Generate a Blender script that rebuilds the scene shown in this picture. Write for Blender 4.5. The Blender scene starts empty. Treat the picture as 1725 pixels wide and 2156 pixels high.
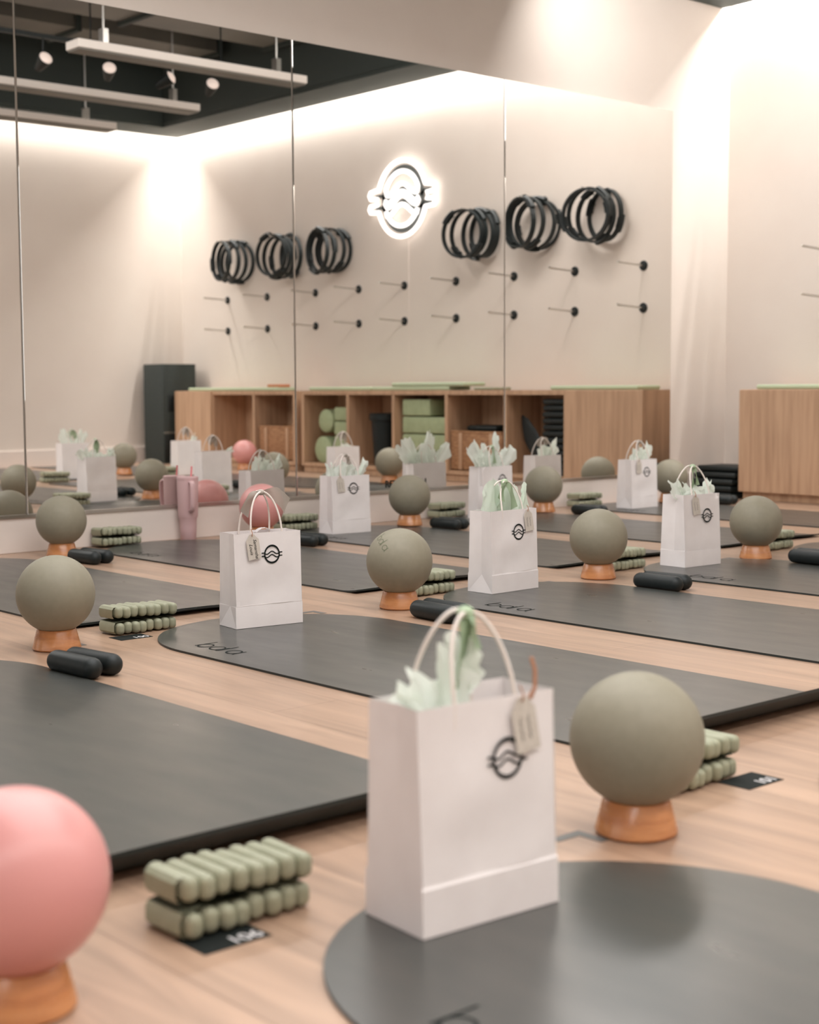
import bpy, bmesh, math, random
from mathutils import Vector, Matrix, noise
rad = math.radians
sc = bpy.context.scene
COL = sc.collection

# ------------------------------------------------------------------ camera
F, YAW, PITCH, ROLL, CAMZ = 3129.1, rad(40.99947), rad(4.81947), rad(0.33858), 0.71
fw = Vector((math.sin(YAW)*math.cos(PITCH), math.cos(YAW)*math.cos(PITCH), -math.sin(PITCH)))
rt = Vector((math.cos(YAW), -math.sin(YAW), 0)); dn = fw.cross(rt)
cr, sr = math.cos(ROLL), math.sin(ROLL)
rt, dn = rt*cr + dn*sr, dn*cr - rt*sr
cd = bpy.data.cameras.new('camera'); cam = bpy.data.objects.new('camera', cd); COL.objects.link(cam)
m = Matrix((rt, -dn, -fw)).transposed().to_4x4(); m.translation = (0, 0, CAMZ)
cam.matrix_world = m
cd.sensor_fit = 'HORIZONTAL'; cd.sensor_width = 36; cd.lens = 36*F/1725; cd.shift_x = 31.5/1725
cd.clip_start = 0.05; cd.clip_end = 60
cd.dof.use_dof = True; cd.dof.focus_distance = 4.35; cd.dof.aperture_fstop = 4.6
sc.camera = cam
# ------------------------------------------------------------------ colour, world, lights
sc.view_settings.view_transform = 'Standard'; sc.view_settings.look = 'None'
sc.view_settings.gamma = 1; sc.view_settings.exposure = 0.0; sc.view_settings.use_curve_mapping = False
sc.cycles.use_denoising = True
sc.cycles.max_bounces = 10; sc.cycles.diffuse_bounces = 5; sc.cycles.glossy_bounces = 5
sc.cycles.sample_clamp_indirect = 6
w = bpy.data.worlds.new('world'); sc.world = w; w.use_nodes = True
w.node_tree.nodes['Background'].inputs[0].default_value = (1.0, 0.93, 0.86, 1)
w.node_tree.nodes['Background'].inputs[1].default_value = 0.4

def area(name, loc, rot, sx, sy, power, col=(1, .93, .86), spread=180):
    l = bpy.data.lights.new(name, 'AREA'); l.shape = 'RECTANGLE'; l.size = sx; l.size_y = sy
    l.energy = power; l.color = col; l.spread = rad(spread)
    o = bpy.data.objects.new(name, l); COL.objects.link(o); o.location = loc; o.rotation_euler = rot
    return o
WX, WY, BY, LX = 8.05, 5.945, -0.56, -4.2      # shelf wall, mirror wall, back wall, window wall
# strip lights tucked above the dark ceiling rim, washing the two walls
area('cove_strip_shelf_wall', (WX-.035, 2.68, 3.17), (0, rad(10), 0), .05, 6.4, 155, (1, .975, .95))
area('cove_strip_back_wall', (1.9, BY+.035, 3.17), (rad(10), 0, 0), 12.2, .05, 265, (1, .975, .95))
# overhead fill lamp without a fixture, added out of view to brighten the room
area('ceiling_fill', (2.3, 2.3, 3.3), (0, 0, 0), 3.4, 4.0, 195, (1, .98, .965))
area('window_fill', (LX+.12, 2.8, 1.7), (0, rad(-90), 0), 2.2, 5.4, 40, (1, .985, .97))  # added fill lamp set in the assumed window opening, out of view
area('mirror_side_fill', (4.0, 5.45, 3.3), (rad(-58), 0, 0), 6.5, .35, 85, (1, .97, .94))  # added unseen lamp, lifts the light bars, ducts and bag backs
area('corner_wash', (6.35, 4.95, 3.05), (0, rad(-62), rad(12)), .5, 1.3, 27, (1, .965, .94))

# ------------------------------------------------------------------ materials
def mat(name, col, rough=.6, metal=0, spec=.5, **k):
    mt = bpy.data.materials.new(name); mt.use_nodes = True
    b = mt.node_tree.nodes['Principled BSDF']
    b.inputs['Base Color'].default_value = (*col, 1); b.inputs['Roughness'].default_value = rough
    b.inputs['Metallic'].default_value = metal; b.inputs['Specular IOR Level'].default_value = spec
    for kk, v in k.items(): b.inputs[kk.replace('_', ' ')].default_value = v
    return mt
def nodes(mt): return mt.node_tree.nodes, mt.node_tree.links, mt.node_tree.nodes['Principled BSDF']
def add_noise(mt, col2, scale, stretch=(1, 1, 1), rough2=None, bump=0, detail=6, lo=.35, hi=.65, rot=(0,0,0)):
    n, l, b = nodes(mt)
    tc = n.new('ShaderNodeTexCoord'); mp = n.new('ShaderNodeMapping'); mp.inputs['Scale'].default_value = stretch
    mp.inputs['Rotation'].default_value = rot
    nz = n.new('ShaderNodeTexNoise'); nz.inputs['Scale'].default_value = scale; nz.inputs['Detail'].default_value = detail
    cr = n.new('ShaderNodeMapRange'); cr.inputs[1].default_value = lo; cr.inputs[2].default_value = hi
    l.new(tc.outputs['Object'], mp.inputs[0]); l.new(mp.outputs[0], nz.inputs[0]); l.new(nz.outputs[0], cr.inputs[0])
    mx = n.new('ShaderNodeMix'); mx.data_type = 'RGBA'
    mx.inputs['A'].default_value = b.inputs['Base Color'].default_value; mx.inputs['B'].default_value = (*col2, 1)
    l.new(cr.outputs[0], mx.inputs['Factor']); l.new(mx.outputs['Result'], b.inputs['Base Color'])
    if rough2 is not None:
        r = n.new('ShaderNodeMapRange'); r.inputs[3].default_value = b.inputs['Roughness'].default_value; r.inputs[4].default_value = rough2
        l.new(cr.outputs[0], r.inputs[0]); l.new(r.outputs[0], b.inputs['Roughness'])
    if bump:
        bp = n.new('ShaderNodeBump'); bp.inputs['Strength'].default_value = bump; bp.inputs['Distance'].default_value = .004
        l.new(nz.outputs[0], bp.inputs['Height']); l.new(bp.outputs[0], b.inputs['Normal'])
    return mt
M = {}
M['wall'] = add_noise(mat('wall_paint', (.70, .63, .57), .75), (.685, .61, .55), 3)
M['plinth'] = mat('plinth_paint', (.74, .66, .61), .6)
M['ceil'] = mat('ceiling_dark_paint', (.040, .052, .048), .8)
M['duct'] = add_noise(mat('duct_paint', (.19, .18, .155), .6), (.15, .145, .13), 2)
M['mirror'] = mat('mirror_silver', (.86, .845, .82), .0, 1)
M['steel'] = mat('brushed_steel', (.62, .60, .57), .3, 1)
M['wood'] = add_noise(mat('light_oak_veneer', (.53, .34, .215), .5), (.40, .245, .15), 6, (5, 5, .35), .55, lo=.4, hi=.7)
M['ringwood'] = add_noise(mat('varnished_maple', (.56, .25, .10), .22, spec=.6), (.42, .16, .055), 9, (1, 1, 9), .3, rot=(0, .5, 0))
M['rubber'] = add_noise(mat('mat_rubber', (.036, .040, .037), .32, spec=.8), (.052, .052, .047), 4, (3.5, 1.1, 1), .27, detail=3, lo=.3, hi=.75)
M['rubber_side'] = mat('mat_edge_rubber', (.010, .017, .017), .5)
M['print'] = mat('dark_print', (.008, .011, .010), .8, spec=.2)
M['ball'] = add_noise(mat('sage_rubber', (.245, .225, .168), .55, spec=.35), (.232, .212, .157), 60, bump=.05)
M['pink'] = mat('pink_vinyl', (.62, .285, .27), .36, spec=.5)
M['bar'] = add_noise(mat('black_silicone', (.0065, .0105, .011), .5, spec=.35), (.009, .013, .0135), 40, bump=.1)
M['sage'] = add_noise(mat('sage_silicone', (.31, .315, .225), .5, spec=.4), (.28, .29, .20), 40, bump=.06)
M['strap'] = mat('sage_elastic', (.13, .14, .09), .85)
M['paper'] = add_noise(mat('white_kraft_paper', (.83, .79, .785), .65), (.79, .745, .74), 14, bump=.12)
M['cord'] = mat('twisted_paper_cord', (.80, .73, .68), .8)
M['tag'] = add_noise(mat('tag_card', (.60, .55, .49), .8), (.55, .50, .44), 60)
M['ribbon_grey'] = mat('grey_chiffon', (.46, .41, .36), .7, Alpha=.86)
M['ribbon_green'] = mat('green_chiffon', (.44, .56, .38), .7, Alpha=.88)
M['twine'] = mat('copper_twine', (.45, .22, .13), .7)
M['cup'] = mat('pink_powder_coat', (.58, .385, .39), .45)
M['straw'] = mat('pink_straw', (.75, .25, .27), .35)
M['black'] = mat('black_plastic', (.006, .010, .010), .5, spec=.35)
M['darkgrey'] = add_noise(mat('speaker_cloth', (.020, .030, .028), .7), (.035, .042, .038), 90)
M['wicker'] = add_noise(mat('wicker_weave', (.42, .225, .11), .7), (.24, .115, .055), 30, (1, 1, 4), bump=.6)
M['green'] = add_noise(mat('green_foam', (.36, .42, .25), .7), (.32, .38, .22), 20)
M['palegreen'] = mat('pale_green_foam', (.44, .52, .36), .7)
M['metalwhite'] = mat('white_lamp_housing', (.86, .80, .75), .45)
M['bulb'] = mat('lamp_lens', (.75, .65, .6), .3, Emission_Color=(1, .8, .7, 1), Emission_Strength=.45)
M['neon'] = mat('neon_tube', (1, 1, 1), .4, Emission_Color=(1, .95, .93, 1), Emission_Strength=2.2)
M['neonback'] = mat('sign_backing', (.10, .11, .105), .5)
M['tape'] = mat('grey_tape', (.11, .11, .105), .45)
M['white'] = mat('white_ink', (.6, .58, .58), .6)
M['orange'] = mat('terracotta_cloth', (.50, .20, .10), .8)
M['frost'] = mat('window_frame_white', (.7, .66, .6), .6)
# tissue: thin, lets light through
def tissue_mat(name, c):
    mt = mat(name, c, .75); n, l, b = nodes(mt)
    tr = n.new('ShaderNodeBsdfTranslucent'); tr.inputs[0].default_value = (*c, 1)
    mx = n.new('ShaderNodeMixShader'); mx.inputs[0].default_value = .45
    l.new(b.outputs[0], mx.inputs[1]); l.new(tr.outputs[0], mx.inputs[2]); l.new(mx.outputs[0], n['Material Output'].inputs[0])
    return mt
M['tissue'] = tissue_mat('pale_green_tissue', (.88, .93, .87))
M['tissue_green'] = tissue_mat('mint_tissue', (.78, .87, .77))
# floor: oak planks running from the camera side towards the mirror
def floor_mat():
    mt = mat('oak_plank_floor', (.6, .4, .28), .33, spec=.5); n, l, b = nodes(mt)
    tc = n.new('ShaderNodeTexCoord'); mp = n.new('ShaderNodeMapping'); mp.inputs['Rotation'].default_value = (0, 0, rad(90))
    l.new(tc.outputs['Object'], mp.inputs[0])
    br = n.new('ShaderNodeTexBrick'); br.offset = .37
    for k, v in (('Scale', 1), ('Brick Width', 1.9), ('Row Height', .19), ('Mortar Size', .0012), ('Mortar Smooth', .3)): br.inputs[k].default_value = v
    br.inputs['Color1'].default_value = (.365, .237, .163, 1); br.inputs['Color2'].default_value = (.40, .265, .185, 1); br.inputs['Mortar'].default_value = (.22, .13, .085, 1)
    l.new(mp.outputs[0], br.inputs[0])
    m2 = n.new('ShaderNodeMapping'); m2.inputs['Scale'].default_value = (9, .8, 1); l.new(tc.outputs['Object'], m2.inputs[0])
    nz = n.new('ShaderNodeTexNoise'); nz.inputs['Scale'].default_value = 2.2; nz.inputs['Detail'].default_value = 8; nz.inputs['Distortion'].default_value = .8
    l.new(m2.outputs[0], nz.inputs[0])
    mr = n.new('ShaderNodeMapRange'); mr.inputs[1].default_value = .3; mr.inputs[2].default_value = .75; mr.inputs[3].default_value = 1.12; mr.inputs[4].default_value = .68
    l.new(nz.outputs[0], mr.inputs[0])
    mx = n.new('ShaderNodeMix'); mx.data_type = 'RGBA'; mx.blend_type = 'MULTIPLY'; mx.inputs['Factor'].default_value = 1
    l.new(br.outputs[0], mx.inputs['A']); l.new(mr.outputs[0], mx.inputs['B']); l.new(mx.outputs['Result'], b.inputs['Base Color'])
    return mt
M['floor'] = floor_mat()

# ------------------------------------------------------------------ mesh helpers
def box(bm, x0, x1, y0, y1, z0, z1, bev=0, seg=2):
    t = bmesh.new()
    bmesh.ops.create_cube(t, size=1)
    for v in t.verts:
        v.co = Vector(((x0+x1)/2 + v.co.x*(x1-x0), (y0+y1)/2 + v.co.y*(y1-y0), (z0+z1)/2 + v.co.z*(z1-z0)))
    if bev: bmesh.ops.bevel(t, geom=t.edges[:], offset=bev, segments=seg, profile=.5, affect='EDGES')
    merge(bm, t); return bm
def merge(bm, t, mx=None):
    if mx: bmesh.ops.transform(t, matrix=mx, verts=t.verts)
    me = bpy.data.meshes.new('tmp'); t.to_mesh(me); t.free(); bm.from_mesh(me); bpy.data.meshes.remove(me)
def lathe(bm, prof, n=32, c=(0, 0, 0), mx=None):
    t = bmesh.new(); rings = []
    for r, z in prof:
        if r < 1e-6: rings.append([t.verts.new((0, 0, z))])
        else: rings.append([t.verts.new((r*math.cos(2*math.pi*i/n), r*math.sin(2*math.pi*i/n), z)) for i in range(n)])
    for a, b in zip(rings, rings[1:]):
        for i in range(n):
            j = (i+1) % n
            f = [a[i % len(a)], a[j % len(a)], b[j % len(b)], b[i % len(b)]]
            u = []
            for v in f:
                if v not in u: u.append(v)
            if len(u) > 2: t.faces.new(u)
    bmesh.ops.recalc_face_normals(t, faces=t.faces)
    bmesh.ops.translate(t, vec=c, verts=t.verts)
    merge(bm, t, mx); return bm
def tube(bm, pts, r, n=8, closed=False, flat=None):
    """swept tube; flat=(rw, rh) gives a flat section across / along the z-ish normal"""
    t = bmesh.new(); P = [Vector(p) for p in pts]; k = len(P); rings = []; prev = None
    for i, p in enumerate(P):
        a = P[(i-1) % k] if (closed or i) else P[i]; b = P[(i+1) % k] if (closed or i < k-1) else P[i]
        d = (b-a).normalized()
        up = prev if prev is not None else (Vector((0, 0, 1)) if abs(d.z) < .9 else Vector((0, 1, 0)))
        s = d.cross(up)
        if s.length < 1e-6: s = d.cross(Vector((1, .1, .3)))
        s.normalize(); u = s.cross(d).normalized(); prev = u
        ra, rb = flat if flat else (r, r)
        rings.append([t.verts.new(p + s*ra*math.cos(2*math.pi*j/n) + u*rb*math.sin(2*math.pi*j/n)) for j in range(n)])
    for i in range(k if closed else k-1):
        A, B = rings[i], rings[(i+1) % k]
        for j in range(n): t.faces.new((A[j], A[(j+1) % n], B[(j+1) % n], B[j]))
    if not closed:
        t.faces.new(rings[0][::-1]); t.faces.new(rings[-1])
    bmesh.ops.recalc_face_normals(t, faces=t.faces)
    merge(bm, t); return bm
def capsule(bm, L, r, axis='Y', n=24, c=(0, 0, 0), flatz=1):
    prof = []; h = L/2 - r
    for i in range(7): a = -math.pi/2 + i*math.pi/12; prof.append((r*math.cos(a) if i else 0, -h + r*math.sin(a)))
    for i in range(7): a = i*math.pi/12; prof.append((r*math.cos(a) if i < 6 else 0, h + r*math.sin(a)))
    R = Matrix.Rotation(rad(90), 4, 'X') if axis == 'Y' else (Matrix.Rotation(rad(90), 4, 'Y') if axis == 'X' else Matrix())
    lathe(bm, prof, n, mx=Matrix.Translation(c) @ Matrix.Diagonal((1, 1, flatz, 1)) @ R); return bm
def build(name, bm, m_, parent=None, smooth=True, angle=40):
    me = bpy.data.meshes.new(name); bm.to_mesh(me); bm.free()
    me.materials.append(m_ if not isinstance(m_, str) else M[m_])
    if smooth:
        me.polygons.foreach_set('use_smooth', [True]*len(me.polygons))
        try: me.set_sharp_from_angle(angle=rad(angle))
        except Exception: pass
    o = bpy.data.objects.new(name, me); COL.objects.link(o)
    if parent: o.parent = parent
    return o
def thing(name, label, cat, loc=(0, 0, 0), rz=0, group=None):
    o = bpy.data.objects.new(name, None); COL.objects.link(o); o.location = loc; o.rotation_euler = (0, 0, rz)
    o.empty_display_size = .05; return tag(o, label, cat, group)
def tag(o, label, cat, group=None, kind=None):
    o['label'] = label; o['category'] = cat
    if group: o['group'] = group
    if kind: o['kind'] = kind
    return o
def structure(o): o['kind'] = 'structure'; return o
def dup(root, loc, rz=0, label=None, group=None):
    r = root.copy(); COL.objects.link(r); r.location = loc; r.rotation_euler = (0, 0, rz)
    if label: r['label'] = label
    if group: r['group'] = group
    for ch in list(root.children):
        c = ch.copy(); COL.objects.link(c); c.parent = r
        for g in list(ch.children):
            d = g.copy(); COL.objects.link(d); d.parent = c
    return r
def text_bm(s, size, shear=0, bold=0, extrude=0, space=1.0):
    cu = bpy.data.curves.new('t', 'FONT'); cu.body = s; cu.size = size; cu.shear = shear; cu.offset = bold
    cu.extrude = extrude; cu.space_character = space; cu.align_x = 'CENTER'; cu.align_y = 'CENTER'; cu.resolution_u = 3
    ob = bpy.data.objects.new('t', cu); COL.objects.link(ob)
    dg = bpy.context.evaluated_depsgraph_get(); dg.update()
    me = bpy.data.meshes.new_from_object(ob.evaluated_get(dg)); bm = bmesh.new(); bm.from_mesh(me)
    bpy.data.objects.remove(ob); bpy.data.curves.remove(cu); bpy.data.meshes.remove(me)
    return bm
def sheet(bm, nu, nv, fn):
    V = [[bm.verts.new(fn(i/(nu-1), j/(nv-1))) for j in range(nv)] for i in range(nu)]
    for i in range(nu-1):
        for j in range(nv-1): bm.faces.new((V[i][j], V[i+1][j], V[i+1][j+1], V[i][j+1]))
    return bm

# ------------------------------------------------------------------ room shell
def sbox(name, *a, m_='wall', bev=0):
    bm = bmesh.new(); box(bm, *a, bev=bev); return structure(build(name, bm, m_, smooth=False))
sbox('floor', LX-.2, WX+.2, BY-.2, WY+.2, -.05, 0, m_='floor')
sbox('wall_mirror', LX-.2, WX+.2, WY, WY+.15, 0, 4.0)
sbox('wall_shelf', WX, WX+.15, BY-.15, WY, 0, 4.0)
sbox('wall_back', LX-.2, WX, BY-.15, BY, 0, 4.0)
sbox('ceiling', LX-.2, WX+.2, BY-.2, WY+.2, 4.0, 4.1, m_='ceil')
# unseen side wall; its window opening and frame are added to carry fill light
bm = bmesh.new(); box(bm, LX-.15, LX, BY, WY, 0, .55); box(bm, LX-.15, LX, BY, WY, 2.85, 4.0)
box(bm, LX-.15, LX, BY, .05, .55, 2.85); box(bm, LX-.15, LX, 5.55, WY, .55, 2.85)
structure(build('wall_window', bm, 'wall', smooth=False))
bm = bmesh.new()
for y in (.05, 1.4, 2.78, 4.13, 5.5): box(bm, LX-.09, LX-.04, y, y+.05, .55, 2.85)
for z in (.55, 2.8): box(bm, LX-.09, LX-.04, .05, 5.55, z, z+.05)
structure(build('window_1', bm, 'frost', smooth=False))
# dark ceiling rim in front of the strip lights
bm = bmesh.new()
box(bm, WX-.50, WX-.085, BY+.085, WY, 3.10, 3.13); box(bm, WX-.51, WX-.485, BY+.486, WY, 3.131, 4.0)
box(bm, LX, WX-.5, BY+.085, BY+.50, 3.10, 3.13); box(bm, LX, WX-.511, BY+.485, BY+.51, 3.131, 4.0)
box(bm, WX-.10, WX-.085, BY+.085, WY, 3.131, 3.22); box(bm, LX, WX-.101, BY+.085, BY+.10, 3.131, 3.22)
structure(build('trim_1', bm, 'ceil', smooth=False))
sbox('baseboard_mirror', LX, WX, 5.917, WY, 0, .152, m_='plinth', bev=.003)
sbox('baseboard_back', LX, WX, BY, BY+.018, 0, .15, m_='plinth', bev=.003)
sbox('baseboard_shelf', WX-.015, WX, 5.56, 5.917, 0, .15, m_='plinth', bev=.003)
sbox('trim_2', LX, 7.452, 5.908, 5.921, .152, .166, m_='steel')     # channel the mirrors stand in
# ------------------------------------------------------------------ mirrors
MP = [(3.028, 4.494, 'mirror panel reflecting the back corner and the pink tumbler'),
      (4.502, 5.968, 'mirror panel reflecting the glowing sign, lettered along its bottom edge'),
      (5.976, 7.446, 'mirror panel at the end next to the bare white wall strip'),
      (1.554, 3.020, 'mirror panel at the picture edge behind the sage ball'),
      (.080, 1.546, 'mirror panel beyond the picture edge'), (-1.394, .072, 'mirror panel furthest along the wall towards the windows')]
for x0, x1, lab in MP:
    t = thing('wall_mirror_panel', 'tall frameless ' + lab, 'mirror', ((x0+x1)/2, 5.92, .165), 0, 'mirror panels along the wall')
    hw = (x1-x0)/2
    bm = bmesh.new(); box(bm, -hw, hw, 0, .006, 0, 2.235, bev=.0015, seg=1); build('mirror_glass', bm, 'mirror', t, smooth=False)
    bm = bmesh.new(); box(bm, -hw+.004, hw-.004, .0062, .024, .004, 2.23); build('backing_board', bm, 'frost', t, smooth=False)
t = text_bm('REFLECTION', .052, bold=.0012, extrude=.0004, space=.98)
o = build('mirror_lettering', t, 'print', smooth=False); o.location = (5.228, 5.9185, .197); o.rotation_euler = (rad(90), 0, 0)
tag(o, 'black capital lettering stuck along the bottom of the mirror', 'lettering')

# ------------------------------------------------------------------ yoga mats
def mat_bm(L=1.96, hw=.3815, th=.0072, curl=0, wave=0):
    """origin at centre of the rounded end's arc; rounded end towards +y, square end at -y"""
    bm = bmesh.new(); ys = []
    y1 = -(L-hw)
    for i in range(13): ys.append(y1 + .09*i/12)
    for i in range(1, 9): ys.append(y1+.09 + (-y1-.09)*i/8)
    for i in range(1, 25): ys.append(hw*math.sin(math.pi/2*i/24*.995))
    prev = None
    for y in ys:
        ww = hw if y <= 0 else hw*math.sqrt(max(0, 1-(y/hw)**2))
        ww = max(ww, .004)
        t = max(0, 1-(y-y1)/.09); z = curl*t*t
        cols = 9; top = []; bot = []
        for c in range(cols):
            x = -ww + 2*ww*c/(cols-1); dz = z*(1+.35*math.sin(x*9+wave)) if wave else z
            rise = -.0012 if c in (0, cols-1) else 0
            top.append(bm.verts.new((x, y, th+dz+rise))); bot.append(bm.verts.new((x, y, dz)))
        ring = top + bot[::-1]
        if prev:
            n = len(ring)
            for k in range(n): bm.faces.new((prev[k], prev[(k+1) % n], ring[(k+1) % n], ring[k]))
        else: bm.faces.new(ring)
        prev = ring
    bm.faces.new(prev[::-1]); bmesh.ops.recalc_face_normals(bm, faces=bm.faces); return bm
def stroke(bm, pts, wd, closed=False, z=0):
    """flat ribbon in the xy plane"""
    if len(pts) == 2: pts = [(pts[0][0]+(pts[1][0]-pts[0][0])*i/8, pts[0][1]+(pts[1][1]-pts[0][1])*i/8) for i in range(9)]
    P = [Vector((p[0], p[1], 0)) for p in pts]; k = len(P); L = []
    for i, p in enumerate(P):
        a = P[(i-1) % k] if (closed or i) else P[i]; b = P[(i+1) % k] if (closed or i < k-1) else P[i]
        d = (b-a).normalized(); s = Vector((-d.y, d.x, 0))*wd/2
        L.append((bm.verts.new((p+s) + Vector((0, 0, z))), bm.verts.new((p-s) + Vector((0, 0, z)))))
    for i in range(k if closed else k-1):
        A, B = L[i], L[(i+1) % k]; bm.faces.new((A[0], A[1], B[1], B[0]))
def circ(cx, cy, rx, ry, n=28, a0=0, a1=2*math.pi):
    return [(cx+rx*math.cos(a0+(a1-a0)*i/n), cy+ry*math.sin(a0+(a1-a0)*i/n)) for i in range(n+(0 if abs(a1-a0) > 6.28 else 1))]
def wordmark():
    """the lower-case wordmark, read across x with letters rising in y"""
    bm = bmesh.new(); r = .0215; wd = .0052
    stroke(bm, [(.004, .074), (.004, 0)], wd); stroke(bm, circ(.004+r, r, r, r), wd, True)            # b
    x = .060; stroke(bm, circ(x+r, r, r, r), wd, True); stroke(bm, [(x+2*r+.001, 2*r+.003), (x+2*r+.001, -.002)], wd); stroke(bm, [(x+2*r, .0015), (x+2*r+.008, -.001)], wd*.8)   # a
    x = .1115; stroke(bm, [(x-.004, .074), (x, 0)], wd)                                                     # l
    x = .1385; stroke(bm, circ(x+r, r, r, r), wd, True); stroke(bm, [(x+2*r+.001, 2*r+.003), (x+2*r+.001, -.002)], wd); stroke(bm, [(x+2*r, .0015), (x+2*r+.008, -.001)], wd*.8)   # a
    for v in bm.verts: v.co = Vector((v.co.y, -v.co.x, .0078))                                      # turn: reads along -y
    return bm
def make_mat(curl, wave):
    t = thing('exercise_mat', '', 'yoga mat')
    bm = mat_bm(curl=curl, wave=wave); o = build('mat_sheet', bm, 'rubber', t, angle=30)
    o.data.materials.append(M['rubber_side'])
    for p in o.data.polygons:
        if p.normal.z < .5: p.material_index = 1
    bm = wordmark(); p = build('printed_wordmark', bm, 'print', t, smooth=False); p.location = (-.315, .03, 0)
    return t
mp_curl, mp_flat, mp_soft = make_mat(.048, 0), make_mat(.0, 0), make_mat(.012, 1.3)
G = 'dark grey yoga mats laid in rows'
mats = [  # cx, arc centre y, master, label
 (1.385, 1.15, mp_flat, 'under the large blurred white bag'),
 (2.49, 1.15, mp_flat, 'at the picture edge beyond the large sage ball'),
 (5.72, 1.15, mp_flat, 'of the front row, seen only in the mirror'),
 (6.70, 1.15, mp_flat, 'of the front row beside the shelf units, seen in the mirror'),
 (1.395, 3.39, mp_curl, 'with its square end turned up behind the big pink ball'),
 (2.540, 3.37, mp_curl, 'under the sharp white bag with the grey ribbon'),
 (3.650, 3.37, mp_soft, 'under the bag with mint green tissue and green ribbon'),
 (4.700, 3.37, mp_soft, 'under the bag with cream tissue'),
 (5.700, 3.37, mp_flat, 'of the middle row, seen only in the mirror'),
 (6.740, 3.37, mp_flat, 'of the middle row beside the shelf units, seen in the mirror'),
 (2.520, 5.49, mp_soft, 'in the mirror row, its square end behind a sage ball'),
 (3.605, 5.49, mp_soft, 'in the mirror row beside the pink tumbler'),
 (4.620, 5.49, mp_soft, 'in the mirror row beside the pink ball'),
 (5.670, 5.49, mp_soft, 'in the mirror row under the bag with widest tissue'),
 (6.780, 5.49, mp_soft, 'in the mirror row under the furthest white bag')]
seen = set()
for cx, cy, mst, lab in mats:
    full = 'dark grey yoga mat ' + lab
    if mst.name in seen: dup(mst, (cx, cy, 0), 0, full, G)
    else: mst.location = (cx, cy, 0); mst['label'] = full; mst['group'] = G; seen.add(mst.name)

MATS = [(m_[0], m_[1]) for m_ in mats]
def lift(pts):
    """height of a mat under any of these floor points"""
    for x, y in pts:
        for cx, cy in MATS:
            if abs(x-cx) < .3815 and cy-1.5785 < y < cy+.3815 and (y < cy or (x-cx)**2+(y-cy)**2 < .3815**2): return .008
    return 0
def around(x, y, rx, ry): return [(x+rx*math.cos(i*.52), y+ry*math.sin(i*.52)) for i in range(12)]

# ------------------------------------------------------------------ balls on wooden rings
def ball_master(m_, nm):
    bm = bmesh.new(); bmesh.ops.create_uvsphere(bm, u_segments=64, v_segments=40, radius=.1065)
    o = build(nm, bm, m_)
    return o
def ring_master():
    bm = bmesh.new()
    lathe(bm, [(.044, .002), (.060, 0), (.0645, .002), (.066, .005), (.0535, .054), (.051, .0565), (.046, .0565), (.044, .052), (.044, .002)], 56)
    return build('wooden_ball_stand', bm, 'ringwood')
ball0, pink0, ring0 = ball_master('ball', 'exercise_ball'), ball_master('pink', 'exercise_ball'), ring_master()
BZ = .1512
balls = [
 (1.811, 1.50, 0, 'beside the blurred white bag'), (.758, 1.535, 1, 'cut off low at the picture edge'),
 (1.942, 3.648, 0, 'cut by the picture edge at mid height'), (3.123, 3.57, 0, 'in the middle of the picture'),
 (4.146, 3.623, 0, 'between the mint and cream tissue bags'), (5.09, 3.60, 0, 'half cut off in the middle row'),
 (3.058, 5.678, 0, 'by the wall near the tumbler'), (4.115, 5.69, 1, 'behind the handles of the sharp bag'),
 (4.985, 5.618, 0, 'by the mirror below the lettering'), (6.052, 5.694, 0, 'behind the bag with mint tissue'),
 (7.093, 5.635, 0, 'behind the bag with cream tissue'),
 (6.10, 3.556, 0, 'reflected right beside the pink ball'), (7.10, 3.62, 0, 'reflected in front of the tapered bin'),
 (6.293, 1.234, 0, 'that looks smallest in the mirror'), (7.469, 1.269, 1, 'reflected before the empty cubby')]
for i, (x, y, p, lab) in enumerate(balls):
    src = pink0 if p else ball0; nm = 'pink inflatable exercise ball ' if p else 'sage green exercise ball '
    dz = lift(around(x, y, .066, .066))
    if i < 2: o = src; o.location = (x, y, BZ+dz); o['label'] = nm+lab
    else: o = dup(src, (x, y, BZ+dz), 0, nm+lab)
    o['category'] = 'ball'; o['group'] = 'exercise balls on wooden rings'
    if i == 3:                                # its raised wordmark shows at the rim
        bm = wordmark()
        for v in bm.verts:
            x_, y_ = -v.co.y*.40 - .036, v.co.x*.40; v.co = Vector((x_, -math.sqrt(.1069**2-x_*x_-y_*y_), y_))
        e = build('raised_wordmark', bm, M['strap'], o, smooth=False); e.rotation_euler = (rad(-42), rad(28), rad(-112))
    if i == 0: r = ring0; r.location = (x, y, dz)
    else: r = ring0.copy(); COL.objects.link(r); r.location = (x, y, dz); r.rotation_euler = (0, 0, i*1.3)
    tag(r, 'varnished wooden ring under the ' + ('pink' if p else 'sage') + ' ball ' + lab, 'ball stand', 'wooden ring stands')

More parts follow.
